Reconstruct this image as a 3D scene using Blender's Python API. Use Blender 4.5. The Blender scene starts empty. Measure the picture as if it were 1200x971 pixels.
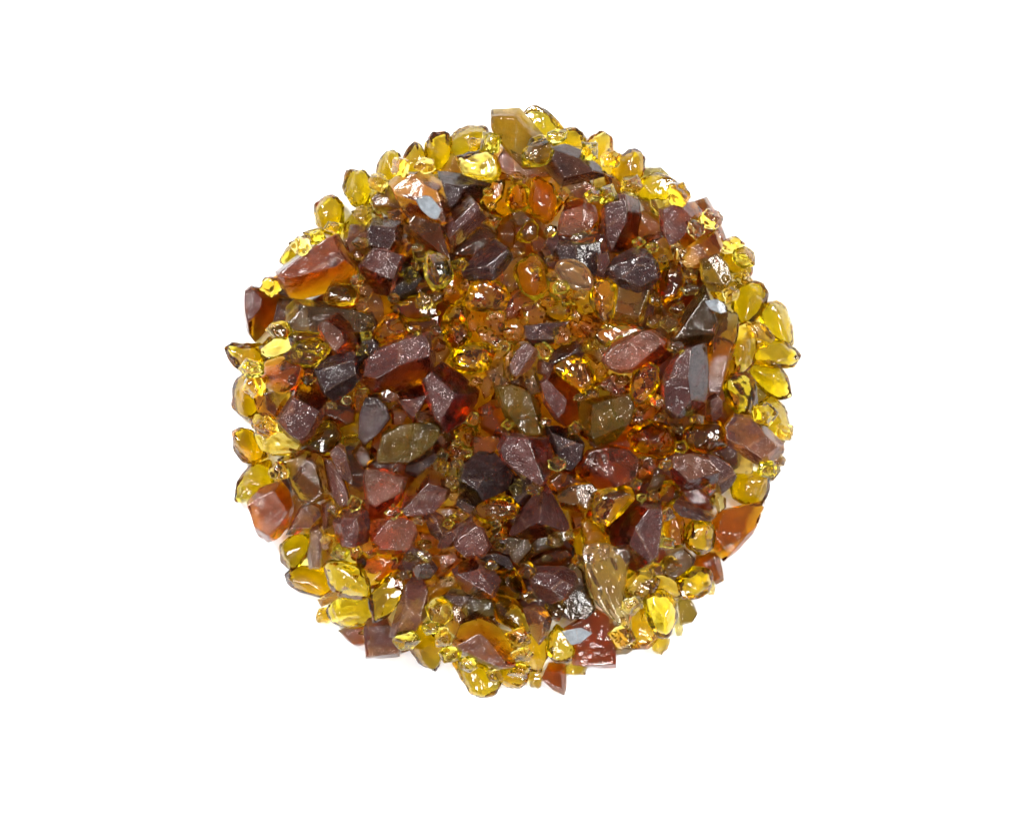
import bpy, math, random
import numpy as np

# ------------------------------------------------------------------ scene, camera, world, lamps
sc = bpy.context.scene
C = sc.collection
PX = 0.0003                      # one pixel of the photograph on the table = 0.3 mm (the heap is 20 cm wide)
CX, CY = 600.0, 485.5            # middle of the picture
CAM_H = 2900.0                   # camera height above the table, in those units

cam_data = bpy.data.cameras.new("camera")
cam = bpy.data.objects.new("camera", cam_data)
C.objects.link(cam)
cam.location = (0, 0, CAM_H * PX)
cam.rotation_euler = (0, 0, 0)
cam_data.sensor_width = 36
cam_data.lens = 36 * CAM_H / 1200.0
cam_data.clip_start = 0.01
cam_data.clip_end = 50
sc.camera = cam

sc.view_settings.view_transform = 'Standard'
sc.view_settings.look = 'None'
sc.view_settings.exposure = 0.18
sc.view_settings.gamma = 1.0
sc.view_settings.use_curve_mapping = False

world = bpy.data.worlds.new("World")
sc.world = world
world.use_nodes = True
bg = world.node_tree.nodes["Background"]
bg.inputs[0].default_value = (0.93, 0.96, 1.0, 1)
bg.inputs[1].default_value = 0.28

def area(name, size_x, size_y, loc, radiance, color=(1, 1, 1), rotz=0.0):
    d = bpy.data.lights.new(name, 'AREA')
    d.shape = 'RECTANGLE'
    d.size, d.size_y = size_x, size_y
    d.energy = radiance * math.pi * size_x * size_y
    d.color = color
    o = bpy.data.objects.new(name, d)
    C.objects.link(o)
    o.location = loc
    # aim the lamp at the heap
    from mathutils import Vector
    q = (-Vector(loc)).to_track_quat('-Z', 'Y')
    o.rotation_euler = q.to_euler()
    o.rotation_euler.rotate_axis('Z', rotz)
    return o

area("softbox_lamp", 0.50, 0.40, (-0.95, 1.00, 1.20), 80.0)
area("softbox_lamp", 0.45, 0.35, (1.15, 0.20, 1.15), 46.0, color=(1.0, 0.985, 0.96))
area("softbox_lamp", 0.45, 0.35, (-0.40, -1.20, 1.15), 34.0)
area("tube_lamp", 0.19, 0.026, (-0.12, 0.16, 1.30), 115.0, rotz=math.radians(-14))
area("tube_lamp", 0.19, 0.026, (-0.42, -0.06, 1.20), 80.0, rotz=math.radians(60))
area("tube_lamp", 0.19, 0.026, (0.30, -0.25, 1.25), 85.0, rotz=math.radians(-20))

cy = sc.cycles
cy.use_denoising = True
try:
    cy.denoiser = 'OPENIMAGEDENOISE'
    cy.denoising_input_passes = 'RGB_ALBEDO_NORMAL'
except Exception:
    pass
cy.max_bounces = 20
cy.transmission_bounces = 18
cy.glossy_bounces = 5
cy.diffuse_bounces = 4
cy.transparent_max_bounces = 8
cy.volume_bounces = 0
cy.caustics_reflective = True
cy.caustics_refractive = True
cy.blur_glossy = 0.3
cy.sample_clamp_indirect = 6.0
cy.use_adaptive_sampling = True
cy.adaptive_threshold = 0.02

# ------------------------------------------------------------------ materials
def glass_mat(name, absorb, density, rough=0.03, skin=None, skin_mix=0.0, facet_mix=0.0,
              bump=0.25, bump_px=9.0, grain=0.0, hue_var=0.0, tint=(1, 1, 1), ior=1.5, speck=0.0, streak=False):
    """Clear coloured glass.  absorb = colour that survives one centimetre of glass at density 1.
    skin = colour of the dull fracture skin; facet_mix is how much of it covers the facets flagged 'skin'."""
    m = bpy.data.materials.new(name)
    m.use_nodes = True
    nt = m.node_tree
    N, L = nt.nodes, nt.links
    N.clear()
    out = N.new('ShaderNodeOutputMaterial')
    tc = N.new('ShaderNodeTexCoord')
    info = N.new('ShaderNodeObjectInfo')
    # shift the pattern per object so that no two pieces match
    off = N.new('ShaderNodeVectorMath'); off.operation = 'SCALE'
    off.inputs[0].default_value = (0.7, 0.31, 0.53)
    L.new(info.outputs['Random'], off.inputs['Scale'])
    vec = N.new('ShaderNodeVectorMath'); vec.operation = 'ADD'
    L.new(tc.outputs['Object'], vec.inputs[0]); L.new(off.outputs[0], vec.inputs[1])
    p = N.new('ShaderNodeBsdfPrincipled')
    p.inputs['Base Color'].default_value = (*tint, 1)
    p.inputs['IOR'].default_value = ior
    p.inputs['Transmission Weight'].default_value = 1.0
    # roughness with smudges
    n1 = N.new('ShaderNodeTexNoise'); n1.inputs['Scale'].default_value = 1 / (14 * PX)
    n1.inputs['Detail'].default_value = 4
    L.new(vec.outputs[0], n1.inputs['Vector'])
    mr = N.new('ShaderNodeMapRange')
    mr.inputs['From Min'].default_value = 0.42; mr.inputs['From Max'].default_value = 0.72
    mr.inputs['To Min'].default_value = rough; mr.inputs['To Max'].default_value = rough + (0.12 if skin else 0.008)
    L.new(n1.outputs[0], mr.inputs[0]); L.new(mr.outputs[0], p.inputs['Roughness'])
    # fracture ripples
    n2 = N.new('ShaderNodeTexNoise'); n2.inputs['Scale'].default_value = 1 / (bump_px * PX)
    n2.inputs['Detail'].default_value = 5; n2.inputs['Roughness'].default_value = 0.55
    n2.inputs['Distortion'].default_value = 0.6
    if streak:
        mp = N.new('ShaderNodeMapping'); mp.inputs['Scale'].default_value = (1.0, 0.22, 0.6)
        L.new(vec.outputs[0], mp.inputs['Vector']); L.new(mp.outputs[0], n2.inputs['Vector'])
    else:
        L.new(vec.outputs[0], n2.inputs['Vector'])
    b = N.new('ShaderNodeBump'); b.inputs['Strength'].default_value = bump
    b.inputs['Distance'].default_value = 3.0 * PX
    L.new(n2.outputs[0], b.inputs['Height'])
    last = b
    if grain > 0:
        v = N.new('ShaderNodeTexVoronoi'); v.inputs['Scale'].default_value = 1 / (4.2 * PX)
        L.new(vec.outputs[0], v.inputs['Vector'])
        b2 = N.new('ShaderNodeBump'); b2.inputs['Strength'].default_value = grain
        b2.inputs['Distance'].default_value = 2.2 * PX
        L.new(v.outputs['Distance'], b2.inputs['Height']); L.new(b.outputs[0], b2.inputs['Normal'])
        last = b2
    L.new(last.outputs[0], p.inputs['Normal'])
    surf = p.outputs[0]
    if skin:
        s = N.new('ShaderNodeBsdfPrincipled')
        s.inputs['Roughness'].default_value = 0.13
        s.inputs['Specular IOR Level'].default_value = 0.27
        s.inputs['IOR'].default_value = ior
        L.new(last.outputs[0], s.inputs['Normal'])
        ramp = N.new('ShaderNodeMix'); ramp.data_type = 'RGBA'
        n3 = N.new('ShaderNodeTexNoise'); n3.inputs['Scale'].default_value = 1 / (20 * PX)
        n3.inputs['Detail'].default_value = 7; n3.inputs['Roughness'].default_value = 0.7
        L.new(vec.outputs[0], n3.inputs['Vector'])
        mr3 = N.new('ShaderNodeMapRange')
        mr3.inputs['From Min'].default_value = 0.3; mr3.inputs['From Max'].default_value = 0.7
        L.new(n3.outputs[0], mr3.inputs[0]); L.new(mr3.outputs[0], ramp.inputs['Factor'])
        ramp.inputs['A'].default_value = (skin[0] * 0.55, skin[1] * 0.5, skin[2] * 0.5, 1)
        ramp.inputs['B'].default_value = (min(1, skin[0] * 1.5), min(1, skin[1] * 1.5), min(1, skin[2] * 1.55), 1)
        col = ramp.outputs['Result']
        if speck > 0:                                   # pale crush marks
            v2 = N.new('ShaderNodeTexNoise'); v2.inputs['Scale'].default_value = 1 / (2.6 * PX)
            v2.inputs['Detail'].default_value = 3
            L.new(vec.outputs[0], v2.inputs['Vector'])
            mrs = N.new('ShaderNodeMapRange')
            mrs.inputs['From Min'].default_value = 0.66; mrs.inputs['From Max'].default_value = 0.74
            mrs.inputs['To Max'].default_value = speck
            L.new(v2.outputs[0], mrs.inputs[0])
            mx = N.new('ShaderNodeMix'); mx.data_type = 'RGBA'
            L.new(mrs.outputs[0], mx.inputs['Factor']); L.new(col, mx.inputs['A'])
            mx.inputs['B'].default_value = (0.62, 0.50, 0.44, 1)
            col = mx.outputs['Result']
        ea = N.new('ShaderNodeAttribute'); ea.attribute_name = 'edge'      # chipped pale edges
        em = N.new('ShaderNodeMath'); em.operation = 'MULTIPLY'
        L.new(ea.outputs['Fac'], em.inputs[0])
        mre = N.new('ShaderNodeMapRange')
        mre.inputs['From Min'].default_value = 0.35; mre.inputs['From Max'].default_value = 0.55
        mre.inputs['To Max'].default_value = 0.95
        L.new(n2.outputs[0], mre.inputs[0]); L.new(mre.outputs[0], em.inputs[1])
        me_ = N.new('ShaderNodeMix'); me_.data_type = 'RGBA'
        L.new(em.outputs[0], me_.inputs['Factor']); L.new(col, me_.inputs['A'])
        me_.inputs['B'].default_value = (0.24, 0.13, 0.08, 1)
        col = me_.outputs['Result']
        L.new(col, s.inputs['Base Color'])
        at = N.new('ShaderNodeAttribute'); at.attribute_name = 'skin'
        fac = N.new('ShaderNodeMath'); fac.operation = 'MULTIPLY_ADD'
        L.new(at.outputs['Fac'], fac.inputs[0])
        fac.inputs[1].default_value = facet_mix; fac.inputs[2].default_value = skin_mix
        jit = N.new('ShaderNodeMapRange')
        jit.inputs['From Min'].default_value = 0.35; jit.inputs['From Max'].default_value = 0.65
        jit.inputs['To Min'].default_value = 0.72; jit.inputs['To Max'].default_value = 1.12
        L.new(n1.outputs[0], jit.inputs[0])
        fm = N.new('ShaderNodeMath'); fm.operation = 'MULTIPLY'; fm.use_clamp = True
        L.new(fac.outputs[0], fm.inputs[0]); L.new(jit.outputs[0], fm.inputs[1])
        mix = N.new('ShaderNodeMixShader')
        L.new(fm.outputs[0], mix.inputs[0]); L.new(surf, mix.inputs[1]); L.new(s.outputs[0], mix.inputs[2])
        surf = mix.outputs[0]
    L.new(surf, out.inputs['Surface'])
    # colour by depth of glass
    ab = N.new('ShaderNodeVolumeAbsorption')
    ab.inputs['Color'].default_value = (*absorb, 1)
    dm = N.new('ShaderNodeMapRange')
    dm.inputs['To Min'].default_value = density * 100 * (1 - hue_var)
    dm.inputs['To Max'].default_value = density * 100 * (1 + hue_var)
    L.new(info.outputs['Random'], dm.inputs[0])
    L.new(dm.outputs[0], ab.inputs['Density'])
    L.new(ab.outputs[0], out.inputs['Volume'])
    m.cycles.homogeneous_volume = True
    return m

# absorb colours: what is NOT absorbed (Cycles absorbs 1 - colour, per metre x density)
MAT = {
 'Y': glass_mat('yellow_glass', (0.945, 0.88, 0.0), 6.0, 0.0, bump=0.22, bump_px=18, hue_var=0.35),
 'A': glass_mat('amber_glass', (0.99, 0.89, 0.0), 4.2, 0.0, bump=0.22, bump_px=16, hue_var=0.4),
 'R': glass_mat('olive_amber_glass', (0.88, 0.80, 0.0), 13.0, 0.02, skin=(0.095, 0.056, 0.002), skin_mix=0.20, facet_mix=0.18, bump=0.40, bump_px=12, grain=0.0, hue_var=0.2, speck=0.15, streak=True),
 'O': glass_mat('orange_brown_glass', (0.91, 0.745, 0.0), 9.5, 0.0, skin=(0.10, 0.030, 0.003), skin_mix=0.03, facet_mix=0.10, bump=0.25, bump_px=12, grain=0.04, hue_var=0.4, speck=0.2),
 'M': glass_mat('mauve_brown_glass', (0.945, 0.81, 0.0), 8.5, 0.02, skin=(0.056, 0.0225, 0.019), skin_mix=0.03, facet_mix=0.64, bump=0.42, bump_px=12, grain=0.0, hue_var=0.25, speck=0.28),
 'K': glass_mat('dark_plum_glass', (0.80, 0.66, 0.25), 11.0, 0.02, skin=(0.028, 0.014, 0.013), skin_mix=0.05, facet_mix=0.60, bump=0.5, bump_px=11, grain=0.06, hue_var=0.3, speck=0.4),
 'P': glass_mat('pinkish_brown_glass', (0.94, 0.77, 0.04), 8.5, 0.01, skin=(0.13, 0.056, 0.032), skin_mix=0.03, facet_mix=0.40, bump=0.45, bump_px=13, grain=0.0, hue_var=0.3, speck=0.45),
 'G': glass_mat('smoky_olive_glass', (0.88, 0.79, 0.10), 7.5, 0.0, skin=(0.08, 0.046, 0.014), skin_mix=0.02, facet_mix=0.18, bump=0.30, bump_px=10, grain=0.06, hue_var=0.4, speck=0.4),
 'C': glass_mat('clear_brown_glass', (0.975, 0.88, 0.12), 5.0, 0.0, skin=(0.25, 0.13, 0.05), skin_mix=0.0, facet_mix=0.02, bump=0.1, bump_px=6, hue_var=0.5, speck=0.4),
 'L': glass_mat('pale_pink_glass', (0.96, 0.78, 0.45), 2.2, 0.01, skin=(0.35, 0.19, 0.09), skin_mix=0.12, bump=0.1, bump_px=16),
 'X': glass_mat('clear_smoky_glass', (0.87, 0.81, 0.40), 2.6, 0.0, skin=(0.22, 0.17, 0.11), skin_mix=0.02, facet_mix=0.05, bump=0.6, bump_px=12, streak=True, speck=0.25),
 'B': glass_mat('blue_grey_glass', (0.80, 0.88, 0.92), 2.0, 0.12, skin=(0.17, 0.19, 0.20), skin_mix=0.75, facet_mix=0.15, bump=0.1, bump_px=18),
}

def table_mat():
    m = bpy.data.materials.new('white_paper')
    m.use_nodes = True
    nt = m.node_tree
    p = nt.nodes['Principled BSDF']
    p.inputs['Base Color'].default_value = (0.93, 0.93, 0.935, 1)
    p.inputs['Roughness'].default_value = 0.9
    p.inputs['Specular IOR Level'].default_value = 0.1
    n = nt.nodes.new('ShaderNodeTexNoise'); n.inputs['Scale'].default_value = 900
    b = nt.nodes.new('ShaderNodeBump'); b.inputs['Strength'].default_value = 0.04; b.inputs['Distance'].default_value = 0.0002
    nt.links.new(n.outputs[0], b.inputs['Height']); nt.links.new(b.outputs[0], p.inputs['Normal'])
    return m

# ------------------------------------------------------------------ the setting: a sheet of white paper
me = bpy.data.meshes.new('white_backdrop')
me.from_pydata([(-3, -3, 0), (3, -3, 0), (3, 3, 0), (-3, 3, 0)], [], [(0, 1, 2, 3)])
me.materials.append(table_mat())
floor = bpy.data.objects.new('white_backdrop', me)
floor['kind'] = 'structure'
floor['label'] = 'plain white sheet under the glass pieces'
C.objects.link(floor)
DATA = """
Y|1|||yellow bead with a white streak down its left side|408,203 416,201 428,203 434,212 434,232 424,244 414,240 403,222
Y|1|||large yellow bead sticking out at the upper left rim|370,241 382,231 394,231 402,243 402,262 396,276 378,276 371,262
Y|1|||yellow bead with folded upper edge|404,262 418,246 432,240 436,252 434,266 420,276 405,274
Y|1|||egg-shaped yellow bead with brown upper edge|443,196 452,181 460,178 467,184 470,202 462,216 447,222 441,214
Y|1|||peaked yellow bead|472,192 476,180 486,168 493,172 499,182 501,200 486,203 473,204
Y|1|||tall faceted yellow bead|499,172 507,160 516,157 525,160 527,180 521,196 508,202 500,196
Y|1|||yellow bead arching over a small tan chip|528,165 534,156 548,149 565,150 570,158 567,170 545,183 530,180
C|2|||small tan chip sitting on a yellow bead|549,163 566,162 567,176 552,180
A|3|||*oval amber bead with a dark middle and a long white streak|537,185 556,180 572,178 581,188 584,203 574,212 556,210 542,202
O|1|||dark amber shard tucked under the oval amber bead|519,198 530,182 543,190 548,206 530,212
P|3|||*taupe chunk with splashes of white shine on its top|459,216 470,206 498,204 517,216 524,240 528,258 510,262 492,258 474,246
B|5|0.5||*pale blue-grey flat flake lying on the taupe chunk|488,235 496,230 505,231 517,246 512,257 504,255 494,246
M|2|||smooth taupe block leaning inward|436,232 446,222 456,219 468,236 474,246 466,252 452,250 440,242
O|1|||small bright orange shard|456,250 470,246 478,254 472,264 460,264
A|1|||tiny greenish bead wedged under a taupe block|430,250 442,246 448,252 444,262 434,261
K|2|||dark purple chunk with sparkling crumbs|517,204 536,206 560,210 572,218 562,232 545,240 530,252 520,232
M|3|||*tall mauve block with a smooth sloping top|549,232 559,240 568,256 559,264 541,282 530,290 523,266 528,252
O|2|||orange glowing shard|533,292 545,276 558,268 572,270 580,277 566,290 551,300 538,300
A|2|||grey-topped amber bead with a white arc|570,222 578,214 590,213 588,230 578,240 568,244 562,240
O|1|||dark orange shard|583,188 592,176 601,190 602,210 586,212
R|3|||*large olive-amber shard with a pointed top corner|579,132 609,131 622,145 634,160 640,178 630,192 612,194 597,178 586,164 579,155
A|4|||orange bead with a bright ring of light|613,180 622,166 634,160 645,164 647,178 640,190 628,194 616,192
Y|1|||topmost yellow bead of the whole pile|617,134 624,127 632,126 644,133 654,146 661,154 648,160 632,158
Y|1|||wide yellow bead with a bright green top edge|646,160 660,153 675,151 684,160 686,176 672,178 650,174
A|1|||amber bead with a dark brown outer corner|688,168 698,158 706,156 716,163 717,184 718,200 708,204 694,188
Y|1|||tall olive-yellow bead with a light inner line|718,206 722,192 735,180 748,177 754,188 752,205 740,218 730,222
K|3|||*blackish mauve chunk with a curved smooth top|646,175 664,172 680,178 700,196 704,206 690,206 672,214 660,216 648,205 640,192
O|2|||curved brown translucent shard|580,176 588,172 604,190 625,196 646,196 645,205 622,208 600,204 588,196
A|4|||*upright bright yellow bead with white squiggles|624,210 634,208 648,216 654,236 650,256 640,261 626,252 619,240 621,222
A|2|||amber bead with a grey reflection|596,224 606,216 618,220 620,240 612,248 600,246 594,236
A|3|||tiny round orange bead|606,276 614,264 624,258 630,264 629,280 620,284 608,280
P|2|||flat tan-orange chunk|659,222 668,212 682,212 695,220 686,234 668,230
A|2|||small orange-amber bead|696,204 708,202 716,215 712,234 702,236 695,226
O|2|||thin curved brown shard|708,204 720,208 732,222 722,230 712,222
P|3||N|pinkish brown chunk with an orange upper side|656,260 664,240 682,235 696,244 699,258 690,270 670,276 656,274
M|4||E|*tall purple-mauve chunk with an orange right side|705,246 718,230 734,226 748,236 750,252 745,280 735,294 716,294 708,275
O|2|||brown-orange shard with a pale corner|746,252 756,250 774,266 776,280 760,288 746,288
Y|2|||wide yellow bead with a folded bright surface|746,222 756,210 770,204 786,209 791,214 786,226 776,234 760,234 748,228
G|0|||grey shard under a yellow rim bead|755,198 774,197 783,206 770,210 754,208
C|1|||olive-brown chip at the pile edge|778,240 790,228 800,228 805,236 800,242 785,246
C|2|||thin tan chip standing on edge|762,236 772,232 778,240 772,252 764,248
O|1|||dark amber shard|748,232 762,236 774,250 772,262 758,250
M|3||E|*chunk with a flat mauve-pink top corner|775,248 790,241 812,240 820,250 822,275 805,292 785,288 776,268
O|2|||*rust-brown shard forming the straight upper right edge|808,240 829,234 838,250 850,282 842,292 826,280 815,262
C|5|||crumpled tan chip on the rust-brown chunk|805,262 812,259 818,263 825,264 824,272 816,280 808,274
Y|1|||yellow bead half hidden behind the big mauve chunk|330,304 336,292 348,280 360,276 370,278 371,286 350,300 334,308
M|4|1.1|S|*big mauve chunk with an orange lower side|328,318 340,308 365,290 393,278 400,290 410,308 413,322 400,334 355,346 343,344 332,330
A|3|||*small yellow bead under the big mauve chunk|381,350 386,336 398,332 412,334 420,346 414,358 400,360 386,356
K|1|||blackish chip at the left edge|324,340 332,332 345,344 348,354 338,350 326,346
M|3||E|*rust-brown chunk sticking out at the far left|288,343 296,338 304,343 322,344 328,350 326,366 316,380 300,397 292,388 288,370
M|1|||squarish dark mauve chunk|326,352 342,352 346,362 340,380 328,384 322,376
G|2|||*long olive-grey block with white glints|342,362 352,352 392,358 428,370 432,378 425,388 395,392 355,388 342,380
P|4||E|*pink-topped chunk with an amber right side|374,382 384,374 396,368 410,380 418,402 412,410 396,414 384,404 376,392
M|2|||flat brown chunk with a pale stripe|405,278 412,267 430,266 434,280 432,300 418,318 410,310 404,292
K|3|||*near-black block with a silvery top edge|432,268 440,257 470,261 471,288 466,298 450,294 434,290
O|2|||dark brown block|470,262 482,266 486,290 474,302 466,296
M|3||S|*mauve chunk with a slanted square top|422,312 438,292 452,294 473,302 468,315 456,345 440,340 424,330
K|2|||smoky grey-black round chunk|462,318 476,310 490,316 495,328 486,344 472,350 460,340
O|3|||*brown-orange shard with pink stripes|482,262 488,255 512,262 522,270 528,295 535,315 522,318 508,300 495,285 484,275
A|2|||small amber bead with a white dash|484,288 498,290 504,298 496,306 486,304
A|3|||golden bead with a peaked top|498,305 504,296 520,300 528,308 530,326 520,336 506,338 498,325
A|2|||crumpled golden bead with a white fold|516,340 524,328 536,322 545,332 548,345 538,356 522,354
K|3|||*grey-purple block with a white line of shine|543,316 560,296 578,282 592,290 599,302 588,318 574,330 556,328 546,324
A|4|||*broad amber bead with a grey middle and white dash|546,352 552,336 562,327 580,328 594,338 597,348 588,362 568,365 550,360
A|3|||amber bead with a pointed left end|460,360 474,350 488,347 504,352 514,366 500,375 480,376 466,368
A|2|||amber bead with a curved white line|520,374 528,360 542,355 550,362 549,380 538,388 524,386
G|1|||small clear brown shard|428,345 438,340 446,352 448,366 442,378 432,372
A|4|||*amber bead with golden stripes on top|436,394 446,376 452,368 466,368 478,378 479,388 466,402 450,406 440,402
G|1|||clear reddish brown shard|420,370 434,368 440,378 436,392 424,396 416,388
O|1|||dark amber shard with a yellow spot|480,378 496,374 508,376 508,388 494,392 480,390
A|4|||*upright yellow-rimmed bead with a dark olive middle|603,322 608,310 624,298 634,305 641,318 643,335 636,348 624,350 612,342
L|5|||*pale pinkish oval glass bead|651,315 656,306 668,304 684,310 692,320 695,332 688,341 676,340 660,332 652,322
A|4|||*tall amber bead standing right of the pale pinkish bead|691,340 697,328 708,326 720,332 723,346 718,366 712,378 702,374 692,358
A|2|||wide yellow bead with green-white shine|636,358 650,352 668,352 674,360 668,372 654,376 640,372
A|2|||clear amber bead under the pale pinkish one|643,334 650,328 664,334 676,342 676,350 660,352 648,346
C|3|||small clear chip with a square glint|670,276 684,272 696,275 697,284 684,285 671,283
K|2|||dark block with a wavy silver edge|653,295 660,284 680,284 700,286 701,300 698,322 690,318 672,306 655,306
M|2|||dark mauve triangular chunk|632,296 644,278 653,274 654,296 650,314 642,312 635,308
C|3|||clear sparkling chip with white glints|638,270 644,264 652,266 652,274 644,278 638,276
C|2|||clear chip shining white|600,292 608,280 615,286 614,296 604,298
O|1|||dark amber shard|586,324 600,306 608,304 604,320 610,334 598,340 588,336
C|1|||olive-brown crumbly chip|582,268 600,262 604,282 596,292 584,284
G|1|||dark olive shard|598,252 612,248 622,256 616,264 602,264
O|2|||clear amber shard with thin white lines|590,350 606,338 620,348 624,360 610,372 594,370
C|2|||crumbly tan chip with specks|614,356 630,354 638,366 634,378 620,380
K|4|||*round black-purple chunk with a rough skin|711,318 722,302 742,292 758,294 770,310 773,324 762,336 748,342 728,336 716,326
G|3|||*square olive-brown block with straight edges|724,338 745,341 762,342 757,360 750,382 735,381 719,378 721,358
C|2|||crumbly brown chip with white glints|764,354 776,350 788,358 794,374 784,388 772,378
A|4|||*bright yellow-edged bead with a grey-olive middle|769,340 774,322 786,306 797,308 800,324 806,332 798,346 782,356 770,350
C|2|||olive crumbly chip|760,282 774,276 788,290 790,304 776,308 764,296
C|3|||tan chip with many tiny glints|786,288 796,283 804,292 802,304 792,306
O|3|||flat amber shard with a pointed top|800,304 806,290 822,280 836,272 844,288 840,300 830,312 808,314
R|3|||flat golden amber shard|822,306 840,300 852,312 856,328 848,340 832,338 824,326
Y|1|||wide yellow bead with an olive outer edge|846,300 852,290 866,293 876,298 880,316 876,324 862,322 850,312
A|2|||golden bead with a bright yellow facet|834,340 850,330 864,330 866,344 856,355 840,352
Y|2|||*bright yellow-green bead beside the blue-grey oval flake|861,350 866,336 880,332 894,336 898,350 890,368 878,380 866,375 859,362
B|4|0.4||*pale blue-grey oval glass flake|827,353 840,351 850,358 851,365 843,367 832,362
O|1|||dark brown shard|800,316 822,312 820,330 808,345 796,352 800,335
G|3|||*grey-brown shard with a long straight left edge|824,336 806,360 788,392 787,402 810,404 832,400 839,382 830,360
Y|1|||yellow bead pointing left at the far left rim|266,406 270,403 290,404 306,403 309,420 302,434 292,437 276,428
A|2|||folded golden bead|306,410 312,400 328,388 336,390 344,402 338,416 322,423 309,422
A|1|||golden bead with an orange top|340,392 356,390 374,392 380,404 366,412 346,408
A|2|||long golden bead lying slanted|336,416 352,402 370,398 384,410 372,424 358,428 342,424
O|3|||*orange-brown chunk with small yellow glints|303,440 312,426 328,420 345,422 353,436 348,450 330,459 312,452
Y|1|||*yellow bead with a white hook of light|273,462 277,446 292,437 300,444 312,458 305,475 294,487 282,484 273,474
O|1|||small orange-brown shard|298,466 310,462 324,474 330,486 318,492 304,484
M|2|||dark red-brown chunk|311,462 330,458 344,462 338,476 325,488 314,478
M|4||N|*big flat reddish mauve block|352,448 366,456 384,466 378,486 366,508 354,518 338,510 323,494 334,476
K|4||Z|*rough grey-black cube of glass|369,434 380,422 412,412 418,420 421,444 412,456 392,468 380,460
O|1|||dark red shard|353,436 370,430 380,450 384,464 370,458 356,448
K|3|||dark purple chunk|410,412 422,398 436,394 446,402 440,416 430,428 424,444 416,440
M|4|1.1|S|*largest mauve chunk with a glittering rough top|424,440 428,424 445,408 478,394 502,390 507,400 508,430 494,448 470,456 440,458 426,452
O|1|||dark orange shard with yellow glints|378,474 390,468 404,466 414,478 412,492 396,498 380,492
C|2|||golden sparkling crumbly chip|408,458 424,452 432,462 426,480 414,482
K|3|||brown-purple chunk with a greenish left edge|430,464 442,464 452,475 456,490 445,505 430,518 421,510 422,488
O|3|||smooth small orange-amber pebble|459,480 464,470 474,472 478,486 470,498 460,496
M|3||N|*mauve chunk with bright orange stripes|464,462 480,456 496,452 500,464 492,480 484,492 476,484 468,472
M|4||E|*big dark mauve diamond-shaped chunk|496,448 518,426 534,436 560,458 558,470 545,490 524,505 512,492 502,470
G|1|||flat grey shard|509,398 520,396 526,412 518,426 510,424
A|3|||orange-hearted bead with golden rim|517,380 524,377 542,378 552,392 546,404 534,412 522,402
A|4|||*long golden bead with a dark brown window|526,424 534,410 546,402 566,403 580,410 576,424 568,434 552,438 536,434
C|2|||clear white chip|548,372 555,364 562,372 560,386 550,388
C|2|||long pale crumbly chip|560,384 574,386 590,398 584,408 568,400
C|1|||crumbly brown chip|572,368 588,372 594,388 580,394 568,382
C|1|||crumbly amber chip|592,376 606,374 616,390 604,402 592,396
A|4|||*tiny yellow bead with a curl of light|585,402 592,399 598,404 596,411 588,411
G|2|||dark olive shard with round glints|570,436 580,424 592,418 596,436 592,452 580,450
G|2|||clear greenish shard|562,450 570,442 580,440 576,460 568,466
A|2|||narrow amber bead|590,420 600,408 604,418 600,444 590,440
K|3|||*dark square block with a pale left edge|616,382 630,380 648,382 664,378 655,390 648,402 625,403 617,396
C|3|||sparkling tan chip|649,386 662,382 670,392 668,404 654,404 650,396
C|2|||large crumbly brown chip|668,376 686,370 704,380 702,392 688,400 672,392
C|2|||reddish crumbly chip|676,396 690,398 694,410 684,416 676,408
C|2|||tan crumbly chip|690,424 702,424 708,436 700,444 692,436
M|3|||*smooth brown-mauve lozenge of glass|598,430 606,412 616,403 628,410 630,416 620,432 608,441 600,436
A|3|||small square olive bead|628,404 640,402 648,410 642,420 632,420
K|4||Z|*glossy black chunk with white shine|642,428 650,412 664,402 676,400 684,414 680,420 664,420 650,432
A|5|||*amber-rimmed bead with a large grey window|650,432 660,422 674,418 686,422 697,442 694,452 682,460 668,450 656,440
G|3|||upright brown block with pale top|614,436 626,431 632,448 633,458 622,462 616,450
M|4||E|*reddish orange chunk with a pink left face|633,448 646,435 656,436 668,452 678,458 680,474 676,490 666,500 650,490 638,472
G|3|||grey faceted shard with crumbs|686,414 700,398 712,402 710,416 700,426
A|3|||flat golden bead|700,390 710,381 735,380 752,384 750,392 730,400 712,406 704,400
P|4||E|*wide mauve translucent chunk with a yellow right end|707,422 718,404 745,390 765,388 784,400 786,414 770,428 750,434 728,436 712,430
A|5|||*leaning golden bead with a tapered lower end|738,456 742,438 752,428 762,425 772,432 773,450 764,466 750,473 740,468
O|3|||small triangular amber shard|702,450 718,438 728,442 732,458 722,464
R|4|||*large amber shard with a speckled olive front|678,472 700,466 735,462 742,478 736,496 720,515 700,522 688,508 680,494
R|4|||*speckled amber-brown slab with a straight lower edge|580,454 602,452 615,458 630,470 634,488 638,508 624,510 608,510 594,492 584,468
C|3|||pale olive crumbly chip|745,478 756,472 768,478 764,490 750,500 740,492
M|4|1.1|E|*tall reddish mauve chunk with a curved left side|778,440 786,424 800,410 826,404 829,430 828,460 826,472 812,484 795,488 778,476 776,458
O|3|||*tall rust shard with a dark lower end|838,372 858,368 864,376 862,396 856,420 848,440 842,462 834,464 829,445 829,415 834,398
A|2|||upright amber bead with a long curved edge|858,395 864,382 880,380 886,390 882,408 882,424 870,436 856,443 851,438 854,415
O|3|||brown shard tip|876,382 888,378 898,384 906,396 902,401 888,398 880,394
Y|1|||large pale yellow bead|892,370 900,358 912,355 922,364 928,385 928,402 915,404 902,392 894,382
Y|2|||yellow bead ending in a knob at the far right|883,412 892,403 915,400 930,410 935,416 928,428 910,430 890,428
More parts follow.
